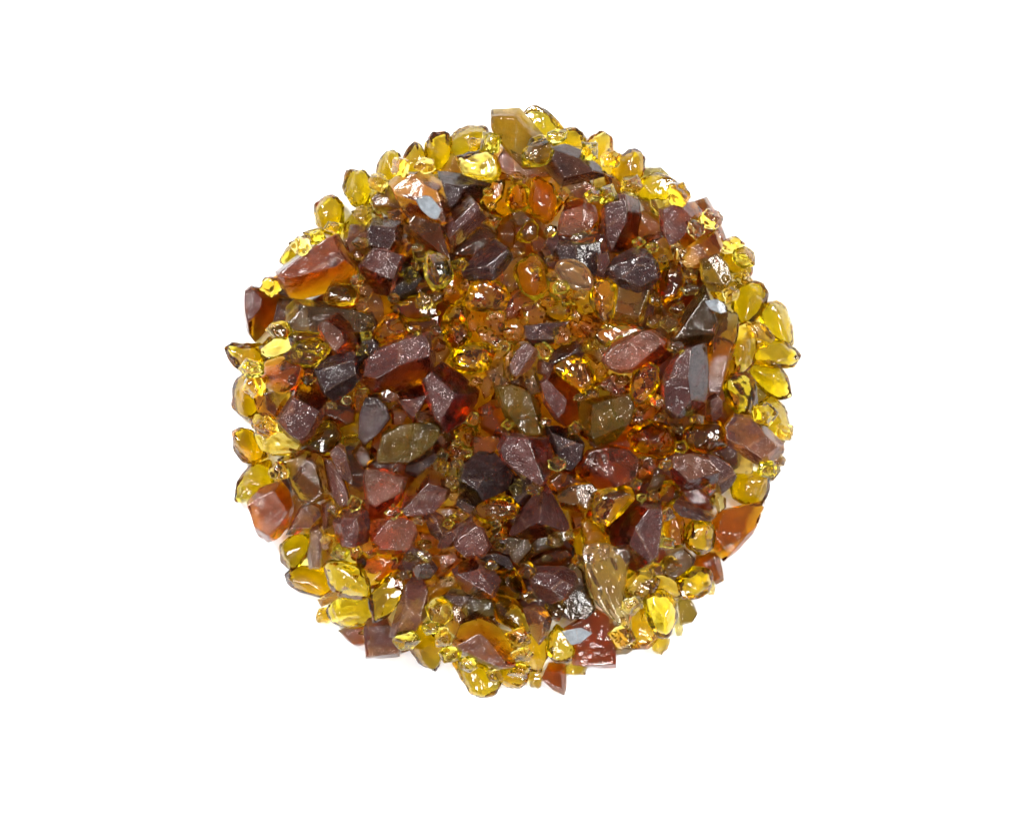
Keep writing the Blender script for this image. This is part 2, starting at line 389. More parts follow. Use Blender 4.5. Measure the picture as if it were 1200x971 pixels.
Y|1|||large golden yellow bead|880,430 896,428 914,432 922,446 925,462 912,466 896,458 882,446
Y|3|||*olive-yellow bead with a dark middle|848,450 858,442 872,438 882,448 886,466 880,484 868,489 858,480 850,466
Y|2|||tall yellow bead at the right rim|890,476 898,466 908,466 920,480 924,500 920,514 914,518 902,506 892,492
G|1|||clear greenish shard|882,462 890,456 900,462 898,472 888,474
M|3|||small dark red-brown chunk|828,468 838,462 846,470 846,484 836,494 828,486
O|1|||dark reddish shard|778,484 792,488 812,486 822,494 806,502 798,520 788,508
A|2|||amber bead with an orange outer face|294,492 302,484 320,488 324,498 312,506 298,502
A|2|||golden bead with a bright crackled end|300,508 312,500 330,504 345,512 352,524 344,531 322,532 308,528
Y|1|||olive-yellow bead with a lobed left edge|274,508 284,503 298,506 308,520 312,532 296,541 286,538 276,526
Y|1|||yellow bead with a brown lower tip|277,582 282,562 296,544 314,541 319,555 318,570 302,582 288,586 278,585
P|3|||*large smooth taupe chunk on the lower left rim|293,590 306,575 328,567 338,580 342,594 336,614 326,626 314,631 304,624 300,608
G|4|||*clear olive block with white glints|331,540 344,532 362,525 374,530 380,554 385,578 368,588 352,584 342,568
A|2|||golden bead with bright yellow glints|354,524 366,508 380,494 392,498 398,510 386,528 372,532 362,526
K|1|||thin upright black chunk|326,540 333,536 342,566 340,578 330,565
O|2|||amber shard|338,592 346,580 356,588 352,600 342,616 332,620 330,614
M|3||S|mauve chunk framed in bright orange|344,612 352,596 364,588 374,594 378,612 368,622 350,624 338,624
M|4|||*narrow curved mauve splinter|386,530 398,520 404,524 406,540 413,564 410,566 398,556
M|3|||dark mauve slanted chunk|380,538 390,542 402,560 408,578 410,590 396,592 385,572
O|1|||dark amber shard|406,526 420,520 428,540 430,575 420,592 412,580 408,560
M|4|||*dark mauve block with a speckled face|391,612 400,598 416,597 430,600 434,618 430,634 415,641 402,640 394,626
M|2|||thin grey-mauve chunk|378,592 388,586 394,594 390,612 380,618
R|4|||*ribbed olive-amber leaf-shaped shard|444,530 450,508 468,498 508,494 516,500 514,512 505,524 495,532 478,541 446,542
O|3|||bright orange shard end|503,520 506,502 520,500 531,514 524,526 514,534
K|3|||dark brown ribbed block|478,544 495,532 506,526 512,536 500,550 488,558 476,552
C|2|||pale crumbly chip with many glints|524,526 534,516 548,530 546,540 534,542
C|3|||white-green chip|512,532 518,525 524,532 523,541 514,541
A|2|||shattered-looking golden bead|534,506 545,498 558,500 562,514 552,524 540,520
P|4||S|*red-mauve chunk with a pale top ridge|426,562 430,550 450,552 476,562 472,580 456,602 440,610 430,605
O|1|||dark red shard|430,548 450,540 470,544 484,560 476,574 455,560
M|4||N|*purple and rust chunk with a pointed top|470,598 480,572 492,558 504,549 516,556 526,572 524,582 508,600 490,604 474,603
Y|3|||narrow yellow bead squeezed between two dark chunks|521,558 528,542 536,544 537,560 535,578 526,574
K|4|1.1||*big rough grey-purple chunk|537,560 544,542 562,530 580,532 594,546 600,556 594,572 576,582 556,592 542,582
A|4|||*bright yellow bead with a square grey spot|554,600 562,588 578,580 600,582 608,592 604,604 590,610 572,612 560,608
O|2|||long dark orange shard|502,596 530,594 552,602 560,614 540,610 510,606
M|3|||grey-mauve pointed chunk|497,604 506,598 518,606 524,620 516,634 504,624
M|5|1.1||*rounded purple-brown chunk tapering downward|583,524 592,508 612,510 640,514 646,530 643,556 638,566 630,571 608,556 590,540
K|4|||*dark hollow-looking chunk with a black notch|640,500 655,500 672,506 684,520 682,536 670,550 660,548 650,530 644,514
O|4|||*glossy brown-amber chunk with a big white reflection|683,540 690,528 710,522 732,524 746,538 744,556 735,568 716,574 694,568 676,552
O|2|||smooth amber shard|646,564 655,550 672,552 686,562 670,572 655,576
G|3|||clear brown shard|654,580 668,568 690,566 700,576 700,592 680,600 660,594
A|5|||*golden-edged bead with a grey band|694,594 702,576 720,570 742,570 743,586 730,600 715,615 700,612 694,602
A|4|||*round amber bead with a dark window and white streak|736,510 745,502 764,494 780,498 790,512 791,528 780,536 762,536 746,530
M|6|1.1|Z|*pyramid-shaped smooth mauve chunk|640,567 652,590 665,612 666,620 640,628 612,630 598,625 608,602 625,582
C|5|||pale five-sided chip in a black gap|597,572 606,561 613,564 611,578 602,581
O|1|||amber shard|668,600 682,598 684,614 672,618
C|2|||crumbly brown chip|742,545 755,536 764,548 760,562 748,566
G|4|||tan triangular gem-like shard|758,574 766,558 780,556 776,568 764,580
A|3|||clear amber bead|766,582 776,566 790,562 798,576 792,588 780,592 768,588
A|4|||*round golden bead with bright right edge|801,512 806,500 822,493 844,494 851,510 850,522 838,528 818,530 804,522
P|4||S|*glossy brown chunk with swirling white shine|786,550 790,536 812,532 830,538 842,552 840,564 824,572 800,572 790,562
M|3|||smooth mauve-brown chunk|828,532 840,534 855,545 862,558 856,568 846,576 840,572 844,560 836,545
M|4|1.1||*large purple chunk on the right rim|852,500 862,488 884,490 900,504 914,518 914,528 898,542 885,540 868,530 854,520
P|3|||flat mauve-grey edge piece|888,536 912,530 919,538 917,545 898,546
G|1|||small tan rim shard|900,546 912,542 914,552 906,562 898,558
O|2|||dark red-brown shard|838,520 850,518 866,530 880,540 878,552 862,552 848,542
Y|3|||*golden yellow bead with sharp folds|858,576 860,560 872,552 890,556 900,560 898,580 890,592 874,590 862,584
O|4|1.1||*large rust-orange shard on the lower right rim|836,614 846,600 872,594 892,590 891,600 880,625 862,644 850,653 840,642 842,625
G|3|||flat grey-tan shard|833,584 840,577 850,584 850,594 842,600
K|4||Z|*glossy violet chunk with a streak of white shine|790,596 794,584 805,588 825,598 838,604 830,610 812,608 798,604
O|3|||dark orange shard|800,576 816,572 830,584 834,594 822,596 806,588
Y|3|||flat bright yellow hexagonal bead|778,610 788,601 798,604 802,616 800,636 790,640 780,630
Y|3|||*yellow bead with curly white lines|804,630 806,616 815,609 830,610 837,622 834,640 822,648 808,642
Y|1|||rounded yellow bead with a small white tick|329,640 338,630 348,627 362,627 362,648 352,660 343,668 331,656
M|4|||*narrow violet stick with a white lower end|364,622 372,617 378,624 377,645 375,664 363,664 361,650
O|2|||bright orange shard|378,624 392,628 398,640 388,655 378,664 376,645
Y|2|||flat yellow bead with a pale top|384,644 390,640 402,645 415,648 421,662 408,664 396,658
Y|2|||*long yellow bead pointing left|337,674 348,666 362,664 380,668 392,680 386,692 375,698 355,692 343,686
Y|3|||large yellow bead with a square white glint|383,664 392,658 420,662 430,680 432,692 422,700 400,696 388,684
Y|3|||*broad bright yellow bead with smooth folds|385,716 392,704 410,700 430,700 434,712 430,728 412,734 396,730 388,724
P|3|||slim pinkish stick-like chunk|374,702 384,696 400,692 398,698 386,706 378,710
C|1|||small grey-brown rim chip|371,726 374,714 384,712 388,724 383,729 373,728
A|2|||orange-gold bead full of bubbles|424,652 440,646 468,648 478,660 466,674 444,686 430,684 422,670
Y|4|||*yellow-topped bead with a white wedge of light|434,700 440,690 460,672 470,670 472,688 466,706 452,722 440,726 435,712
P|4|||*mauve tray-shaped chunk with a pale top line|432,620 440,610 470,606 486,612 488,626 482,642 466,648 446,647 438,636
O|2|||mauve-orange shard|492,624 504,626 516,634 512,648 502,646
M|3|||slanted mauve chunk|514,640 520,626 536,614 550,606 552,614 540,632 524,644
M|3|||dark grey-mauve chunk|534,640 540,620 552,612 566,620 574,638 566,650 548,652
C|3|||white frosty chip|576,622 582,616 594,620 592,632 580,632
A|2|||small clear amber bead|562,622 568,612 578,616 574,632 566,632
O|3|||pinkish orange crumpled shard|506,655 520,644 534,642 544,656 530,668 516,678 508,668
K|3|||glossy grey gem-like chunk|484,666 492,658 506,656 512,666 505,676 490,678
C|3|||pale green triangular chip|488,648 498,644 506,652 500,658
M|4|||*mauve chunk with white scratch marks|530,666 540,656 556,654 575,664 586,680 578,698 560,700 545,692 536,680
K|3|||flat dark grey chunk|518,700 530,690 545,692 556,698 542,710 530,708
M|5|||*long upright purple-brown slab with a round top|474,690 482,680 492,680 499,694 498,720 486,738 468,743 458,742 464,720
A|3|||smooth olive-amber bead|499,712 508,702 518,700 528,708 530,722 518,732 506,728
R|2|||flat amber shard|538,722 548,706 562,700 576,704 578,722 560,728 544,734
K|3|||dark shard with silvery wrinkles|556,652 580,648 594,652 600,664 592,672 575,664
O|1|||dark red-brown shard|502,688 510,676 528,674 534,688 520,698 506,702
A|3|||amber bead with two white dashes|576,690 580,670 598,664 610,676 616,692 606,700 588,698
G|5|||*clear grey faceted piece with a white line|592,632 600,628 618,630 626,646 610,664 600,656 596,644
G|5|||long clear brown shard below the pyramid chunk|622,638 632,628 655,620 664,618 662,632 645,644 630,648 622,644
O|4|||dark shard with a glowing orange tip|622,654 640,645 658,638 668,646 670,660 655,666 630,664
M|4|||*rough grey-mauve chunk beside an olive shard|620,676 630,664 660,664 674,672 676,684 664,700 645,706 628,696
G|3|||*large dark olive shard|662,674 672,660 684,672 690,690 696,710 686,722 668,722 660,712 664,694
X|6|||*long curved clear shard with white ridges|684,642 694,638 712,641 724,645 741,643 740,655 735,672 732,690 734,706 739,718 740,736 722,727 705,712 692,694 686,670
A|5|||*dark amber bead with a grey triangular top|681,622 682,608 692,608 704,616 712,628 708,640 696,644 684,640
M|5|1.1|W|*big dark plum chunk with a reddish glossy left side|716,630 718,615 730,600 748,590 772,590 778,605 774,640 770,655 756,666 742,668 730,648 718,642
A|4|||*large golden bead full of inner glints|577,704 584,698 598,699 610,708 620,722 622,738 612,744 598,736 584,726
P|4|||*pink-brown chunk tapering to a point below|614,714 628,710 640,716 646,726 642,742 632,754 624,744 618,728
O|3|||*large orange shard with a squared lower corner|660,738 676,732 698,716 714,724 718,745 718,778 690,778 674,775 672,760
B|5|0.4||pale tan flake on the large orange shard|660,740 680,736 692,742 680,752 670,754
A|2|||orange-brown bubbly bead|730,680 740,670 760,668 770,680 764,695 748,702 734,698
Y|3|||*wide yellow bead with inner scratches|793,680 802,672 810,665 828,667 833,676 830,690 816,700 802,700 796,692
G|2|||smooth olive-amber shard|770,664 780,652 800,642 812,654 806,668 792,682 776,676
O|2|||orange-brown rim shard|812,656 824,650 840,648 844,664 846,678 838,682 828,668 816,664
C|2|||crumbly brown chip with pink glints|764,676 780,674 792,684 796,698 785,704 768,698
Y|3|||*yellow bead with a bright oval centre|755,706 760,697 770,693 780,697 792,708 792,725 785,740 776,745 764,734 758,720
C|1|||tiny grey rim chip|830,688 838,684 836,696 828,696
G|1|||brown translucent rim shard|795,706 806,700 812,708 816,718 810,728 798,730
C|1|||tiny brown rim chip|789,730 800,732 799,744 793,743
C|1|||sparkling clear diamond-shaped chip|764,752 774,744 784,748 782,758 775,766 766,760
A|2|||square amber bead with a yellow patch|738,714 755,716 764,738 770,746 758,758 742,758 736,745
G|1|||tan crumbly shard|720,735 730,730 738,748 744,758 734,764 722,764
O|1|||dark amber wedge-shaped shard|398,739 410,735 424,730 430,738 428,752 419,755 408,750
M|3|||*square mauve block with a white band of shine|429,735 434,726 452,724 464,738 467,748 466,766 448,768 431,768
O|1|||small brown rim shard|466,742 478,738 480,760 470,764 466,758
Y|3|||*upright yellow bead with a pointed lower end|477,745 484,734 500,732 512,745 518,756 512,778 508,783 494,776 484,762
G|1|||flat grey shard|504,730 514,730 526,736 520,746 510,744
C|1|||pale yellow-green chip|519,752 526,742 534,750 530,758 522,758
M|4|1.1|N|*plum chunk with a glowing red-orange top edge|534,752 545,728 560,720 578,730 590,744 601,758 600,778 580,780 560,770 540,762
Y|1|||*lowest yellow bead at the bottom of the pile|533,778 540,772 556,774 574,784 584,798 578,810 562,814 552,810 542,796
Y|1|||rounded yellow bead with a slanting light line|577,784 584,780 600,782 617,780 618,795 608,805 595,804 583,795
A|3|||broad amber bead|601,745 620,744 640,750 640,770 632,785 618,782 604,770
C|1|||tan rim chip|619,795 628,784 634,796 630,806 622,802
Y|4|||*clear-centred yellow bead with an oval white glint|641,758 644,744 652,733 664,742 672,760 668,772 654,774 643,768
O|1|||dark amber triangular shard pointing down|636,795 644,778 658,776 662,782 662,806 660,812 648,806
C|1|||grey-brown square rim chip|664,780 676,778 688,780 686,790 676,790 664,788
C|2|||amber crumbly chip|640,708 652,704 662,712 656,726 644,724
O|2|||orange-red shard|584,736 598,740 602,752 590,750
O|2|||brown orange shard|524,712 536,710 546,724 536,744 526,736
C|2|||tan gem-like chip|572,372 580,362 592,366 590,376 578,378
A|2|||small golden bead|420,742 430,736 434,746 428,752
O|2|||dark red shard|700,524 690,515 720,514 742,508 746,516 736,528
O|2|||dark red-brown shard|748,488 778,488 784,498 764,498 746,504
O|2|||amber shard with a curved light line|563,480 580,470 592,490 600,508 584,512 566,500
O|2|||clear amber shard|556,512 584,512 588,524 570,532 556,530
K|1|||black chunk in a gap between two big chunks|598,560 612,560 630,574 618,588 604,590 596,578
O|2|||dark amber shard|456,500 444,508 436,520 446,528 452,510
M|2|||dark red-mauve chunk|484,640 500,648 484,658 476,676 468,664 474,650
O|2|||dark orange shard|820,404 838,400 836,412 828,420 816,408
M|2|||dark purple chunk|752,340 764,338 768,352 762,380 752,384 756,362
M|2|||dark maroon chunk|700,300 712,296 716,312 708,328 700,322
O|2|||dark amber shard|790,404 780,400 786,384 796,388 798,398
O|2|||dark amber shard|836,478 852,470 860,486 850,500 838,496
M|2|||dark maroon chunk|596,448 612,440 618,456 604,456
M|2|||dark maroon chunk|612,632 600,650 590,648 586,632
K|2|||dark maroon chunk|548,586 560,594 552,602 536,592 538,582
O|2|||dark amber shard|424,592 436,608 426,622 412,600
M|2|||dark maroon chunk|632,420 650,430 640,440 630,436
O|2|||dark amber shard|438,536 426,548 414,530 424,518
"""
# ------------------------------------------------------------------ geometry of one piece
def ico(level):
    import bmesh
    bm = bmesh.new()
    bmesh.ops.create_icosphere(bm, subdivisions=level, radius=1.0)
    v = np.array([x.co[:] for x in bm.verts])
    f = np.array([[x.index for x in fc.verts] for fc in bm.faces], dtype=np.int32)
    bm.free()
    return v, f
ICO = {k: ico(k) for k in (4, 5, 6)}

def hull(pts):
    pts = sorted(set(pts))
    def half(ps):
        h = []
        for p in ps:
            while len(h) > 1 and (h[-1][0]-h[-2][0])*(p[1]-h[-2][1]) - (h[-1][1]-h[-2][1])*(p[0]-h[-2][0]) <= 0:
                h.pop()
            h.append(p)
        return h[:-1]
    return half(pts) + half(pts[::-1])

def vnoise(p, seed, scale):
    """smooth value noise from a few random waves"""
    r = np.random.RandomState(seed)
    s = np.zeros(len(p))
    for _ in range(7):
        k = r.normal(size=3); k *= (0.6 + r.rand()) * 2 * math.pi / (scale * np.linalg.norm(k))
        s += np.sin(p @ k + r.rand() * 6.28)
    return s / 7 ** 0.5

SHAPE = {  # sharpness of edges, height factor, noise
 'Y': (20, 0.84, 0.036), 'A': (20, 0.84, 0.036), 'L': (4.5, 0.6, 0.004),
 'R': (80, 0.55, 0.010), 'O': (70, 0.62, 0.010), 'M': (90, 0.78, 0.008), 'K': (70, 0.78, 0.012),
 'P': (50, 0.70, 0.012), 'G': (80, 0.60, 0.010), 'C': (60, 0.80, 0.03), 'X': (16, 0.45, 0.02), 'B': (26, 0.5, 0.003),
}
DIRS = {'N': 90, 'E': 0, 'S': -90, 'W': 180}

def make_piece(kind, pts, hf, open_dir, seed, grow=1.03):
    """pts: outline in pixels (y up), relative to its centre.  Returns verts (px), faces, skin, base z, height."""
    rnd = random.Random(seed)
    sharp, kh, nz = SHAPE[kind]
    V, F = ICO[6 if kind in 'MKRPOGX' else 4 if kind == 'C' else 5]
    P = np.array(pts)
    ext = np.linalg.eigvalsh(np.cov(P.T)) ** 0.5
    width = 2.6 * ext[0]
    H = max(7.0, min(46.0, kh * width * rnd.uniform(0.88, 1.12))) * hf
    sx, sy = np.abs(P[:, 0]).max(), np.abs(P[:, 1]).max()
    sz = H / 2
    planes, flag = [], []                 # (normal, distance), in pixels, centre at mid height
    def add(n, point, fl):
        n = np.array(n, float); n /= np.linalg.norm(n)
        d = float(np.dot(n, point))
        if d > 0.5:
            planes.append((n, d)); flag.append(fl)
    bead = kind in 'YAL'
    hp = hull([tuple(p) for p in pts])
    hp_n = len(hp)
    zmid = rnd.uniform(-0.22, 0.02) * H
    for i in range(hp_n):
        a, b = np.array(hp[i]), np.array(hp[(i + 1) % hp_n])
        e = b - a
        ln = np.linalg.norm(e)
        if ln < 1: continue
        n2 = np.array([e[1], -e[0]]) / ln
        mid = (a + b) / 2
        pt = np.array([mid[0], mid[1], zmid])
        ang = math.degrees(math.atan2(n2[1], n2[0]))
        is_open = open_dir in DIRS and abs((ang - DIRS[open_dir] + 180) % 360 - 180) < 50
        if bead:
            up = rnd.uniform(20, 44); dn = rnd.uniform(22, 42)
        elif is_open:
            up = rnd.uniform(30, 40); dn = rnd.uniform(3, 12)
        elif open_dir in DIRS:
            up = rnd.uniform(2, 15); dn = rnd.uniform(3, 16)
        else:
            up = rnd.choice([rnd.uniform(2, 10), rnd.uniform(2, 12), rnd.uniform(10, 28), rnd.uniform(28, 46)]); dn = rnd.uniform(3, 16)
        u, w = math.radians(up), math.radians(dn)
        sk = 0.0 if (is_open or (not bead and rnd.random() < (0.0 if open_dir in DIRS else 0.22 if kind in 'MK' else 0.45))) else 0.8
        add((n2[0] * math.cos(u), n2[1] * math.cos(u), math.sin(u)), pt, sk)
        add((n2[0] * math.cos(w), n2[1] * math.cos(w), -math.sin(w)), pt, 0.3)
    # top: one flat table or two or three gently sloping faces
    if bead:
        t = math.radians(rnd.uniform(2, 13)); q = rnd.uniform(0, 6.28)
        add((math.sin(t) * math.cos(q), math.sin(t) * math.sin(q), math.cos(t)), (0, 0, sz), 1.0)
        for _ in range(rnd.choice([1, 2, 3])):
            t = math.radians(rnd.uniform(22, 34)); q += rnd.uniform(2, 4)
            add((math.sin(t) * math.cos(q), math.sin(t) * math.sin(q), math.cos(t)), (0, 0, sz * rnd.uniform(0.86, 0.97)), 1.0)
    else:
        q = rnd.uniform(0, 6.28)
        k = 1 if open_dir == 'Z' else rnd.choice([1, 1, 2, 2, 3])
        for j in range(k):
            t = math.radians(rnd.uniform(2, 9) if j == 0 else rnd.uniform(10, 22))
            qq = q + j * rnd.uniform(1.9, 2.6)
            add((math.sin(t) * math.cos(qq), math.sin(t) * math.sin(qq), math.cos(t)), (0, 0, sz * (1 - 0.04 * j)), 1.0)
    t = math.radians(rnd.uniform(0, 6)); q = rnd.uniform(0, 6.28)
    add((math.sin(t) * math.cos(q), math.sin(t) * math.sin(q), -math.cos(t)), (0, 0, -sz), 0.6)
    if kind == 'C':                                     # chips: extra broken corners
        for _ in range(6):
            el = rnd.uniform(0.1, 1.2); q = rnd.uniform(0, 6.28)
            n3 = np.array([math.cos(q) * math.cos(el), math.sin(q) * math.cos(el), math.sin(el)])
            reach = max(abs(n3[0]) * sx, abs(n3[1]) * sy, abs(n3[2]) * sz)
            add(n3, n3 * reach * rnd.uniform(0.85, 1.1), 1.0)
    D = V * np.array([sx, sy, sz]); D /= np.linalg.norm(D, axis=1)[:, None]
    Nn = np.array([p[0] for p in planes]); Dd = np.array([p[1] for p in planes])
    c = np.maximum(D @ Nn.T, 0) / Dd
    r = 1.0 / (np.power(np.maximum(c, 1e-9), sharp).sum(axis=1) ** (1.0 / sharp))
    owner = c.argmax(axis=1)
    pos = D * r[:, None]
    size = (sx + sy) / 2
    cs = np.sort(c, axis=1)
    edge = np.clip(1 - (cs[:, -1] - cs[:, -2]) / (0.022 * cs[:, -1] * 24 / max(size, 12)), 0, 1)
    if kind == 'C':                                     # crumbled: many small broken faces
        rs = np.random.RandomState(seed)
        pos = pos * (1 + 0.07 * vnoise(pos, seed + 3, 8.0))[:, None]
    # relief: slow waves, and shell-like scoops where flakes broke off
    rel = 1 + nz * vnoise(pos, seed, size * 0.9) + nz * 0.5 * vnoise(pos, seed + 9, size * 0.35)
    if not bead:
        for j in range(rnd.choice([1, 2, 3])):
            a = rnd.uniform(0, 6.28); el = rnd.uniform(-0.1, 0.9)
            ctr = np.array([math.cos(a) * math.cos(el), math.sin(a) * math.cos(el), math.sin(el)])
            ang = np.arccos(np.clip(D @ ctr, -1, 1))
            wd = rnd.uniform(0.3, 0.55)
            rel -= rnd.uniform(0.02, 0.07) * np.maximum(0, 1 - (ang / wd) ** 2) * (1 + 0.15 * np.sin(ang * rnd.uniform(30, 55)))
    else:
        for j in range(4):
            a = rnd.uniform(0, 6.28); el = rnd.uniform(-1.2, 1.2)
            ctr = np.array([math.cos(a) * math.cos(el), math.sin(a) * math.cos(el), math.sin(el)])
            ang = np.arccos(np.clip(D @ ctr, -1, 1))
            rel -= rnd.uniform(0.02, 0.08) * np.exp(-(ang / 0.32) ** 2)
    pos = pos * rel[:, None]
    # keep the outline: pull concave outlines in where the traced one is inside its hull
    if kind == 'X':
        th = np.arctan2(pos[:, 1], pos[:, 0])
        Rp = poly_radius(P, th); Rh = poly_radius(np.array(hp), th)
        s = Rp / Rh
        pos[:, 0] *= s; pos[:, 1] *= s
        # ridges running along the shard
        pos[:, 2] += 1.8 * np.sin((pos[:, 0] * 0.85 + pos[:, 1] * 0.42) * 0.42) * (pos[:, 2] > 0)
    skin = np.array(flag)[owner]
    # the rounding shrinks the body a little: bring it back to the traced extent
    Pa = np.array(pts)
    for ax in (0, 1):
        lo_, hi_ = pos[:, ax].min(), pos[:, ax].max()
        pos[:, ax] = (pos[:, ax] - lo_) / (hi_ - lo_) * (Pa[:, ax].max() - Pa[:, ax].min()) + Pa[:, ax].min()
    pos[:, :2] *= grow
    pos[:, 2] -= pos[:, 2].min()
    return pos, F, skin, H, edge

def poly_radius(P, th):
    out = np.full(len(th), 1e9)
    d = np.stack([np.cos(th), np.sin(th)], 1)
    n = len(P)
    for i in range(n):
        a, b = P[i], P[(i + 1) % n]
        e = b - a
        den = d[:, 0] * e[1] - d[:, 1] * e[0]
        den = np.where(np.abs(den) < 1e-9, 1e-9, den)
        t = (a[0] * e[1] - a[1] * e[0]) / den
        u = (a[0] * d[:, 1] - a[1] * d[:, 0]) / den
        ok = (t > 0) & (u > -1e-6) & (u < 1 + 1e-6)
        out = np.where(ok & (t < out), t, out)
    return np.where(out > 1e8, 1.0, out)

# ------------------------------------------------------------------ the pieces, traced from the photograph
rows = []
for line in DATA.strip().splitlines():
    kind, lvl, hf, od, look, pts = line.split('|')
    P = [tuple(float(t) for t in q.split(',')) for q in pts.split()]
    rows.append(dict(kind=kind, lvl=int(lvl), hf=float(hf or 1), od=od, look=look.lstrip('*'), mark=look.startswith('*'), P=P))

# pieces of the lower layer, seen only through the gaps
rf = random.Random(77)
OX, OY = 603.0, 468.0
ring = [(0, 1), (48, 6), (96, 12), (144, 18), (192, 24), (240, 30)]
for rad, cnt in ring:
    for k in range(cnt):
        a = 2 * math.pi * (k + 0.35 * rf.random()) / cnt
        x0, y0 = OX + rad * math.cos(a), OY + rad * math.sin(a)
        s = rf.uniform(30, 36); ph = rf.uniform(0, 6.28); m = rf.choice([5, 6, 7])
        P = [(x0 + s * rf.uniform(0.8, 1.1) * math.cos(ph + 6.2832 * j / m), y0 + s * rf.uniform(0.8, 1.1) * math.sin(ph + 6.2832 * j / m)) for j in range(m)]
        rows.append(dict(kind=rf.choice('AAOAAA' if rad < 150 else 'OAMAOA'), lvl=-1, hf=0.8, od='', look=None, mark=False, P=P))

NAME = {'Y': ('glass_bead', 'glass bead'), 'A': ('glass_bead', 'glass bead'), 'L': ('glass_bead', 'glass bead'),
        'R': ('glass_shard', 'glass shard'), 'O': ('glass_shard', 'glass shard'), 'G': ('glass_shard', 'glass shard'), 'X': ('glass_shard', 'glass shard'),
        'M': ('glass_chunk', 'glass chunk'), 'K': ('glass_chunk', 'glass chunk'), 'P': ('glass_chunk', 'glass chunk'),
        'C': ('glass_chip', 'glass chip'), 'B': ('glass_flake', 'glass flake')}
GROUP = {'Y': 'yellow glass beads around the rim', 'A': 'amber glass beads in the heap', 'L': 'amber glass beads in the heap',
         'R': 'orange and brown glass shards', 'O': 'orange and brown glass shards', 'G': 'smoky olive and clear glass shards', 'X': 'smoky olive and clear glass shards',
         'M': 'mauve and dark glass chunks', 'K': 'mauve and dark glass chunks', 'P': 'mauve and dark glass chunks',
         'C': 'crumbly glass chips', 'B': 'pale flat glass flakes'}

# labels: the look, and where needed the striking piece it lies beside
for r in rows:
    xs = [p[0] for p in r['P']]; ys = [p[1] for p in r['P']]
    r['c'] = ((min(xs) + max(xs)) / 2, (min(ys) + max(ys)) / 2)
marks = [r for r in rows if r['mark']]
def short(s):
    return s.split(' with ')[0] if len(s.split()) > 6 else s
shorts = {}
for r in marks:
    shorts.setdefault(short(r['look']), []).append(r)
def ref(r):
    return short(r['look']) if len(shorts[short(r['look'])]) == 1 else r['look']
def rel(r, q):
    dx, dy = r['c'][0] - q['c'][0], r['c'][1] - q['c'][1]
    a = math.degrees(math.atan2(-dy, dx)) % 360
    return ['right of', 'above and right of', 'above', 'above and left of', 'left of', 'below and left of', 'below', 'below and right of'][int((a + 22.5) // 45) % 8]
seen = set(r['look'] for r in marks)
for r in rows:
    if r['look'] is None:
        r['label'] = 'amber or brown glass piece at the bottom of the heap, mostly covered by others'
        continue
    if r['mark']:
        r['label'] = r['look']; continue
    near = sorted(marks, key=lambda q: (q['c'][0] - r['c'][0]) ** 2 + (q['c'][1] - r['c'][1]) ** 2)
    lab = None
    for q in near[:8]:
        base = r['look'] + ', ' + rel(r, q) + ' the '
        for t in (ref(q),):
            cand = base + t
            if len(cand.split()) <= 16 and cand not in seen:
                lab = cand; break
        if lab: break
    if not lab:
        lab = (r['look'] + ', ' + rel(r, near[0]) + ' the ' + ' '.join(ref(near[0]).split()[:4]))
    seen.add(lab); r['label'] = lab

N_SMALL = 155
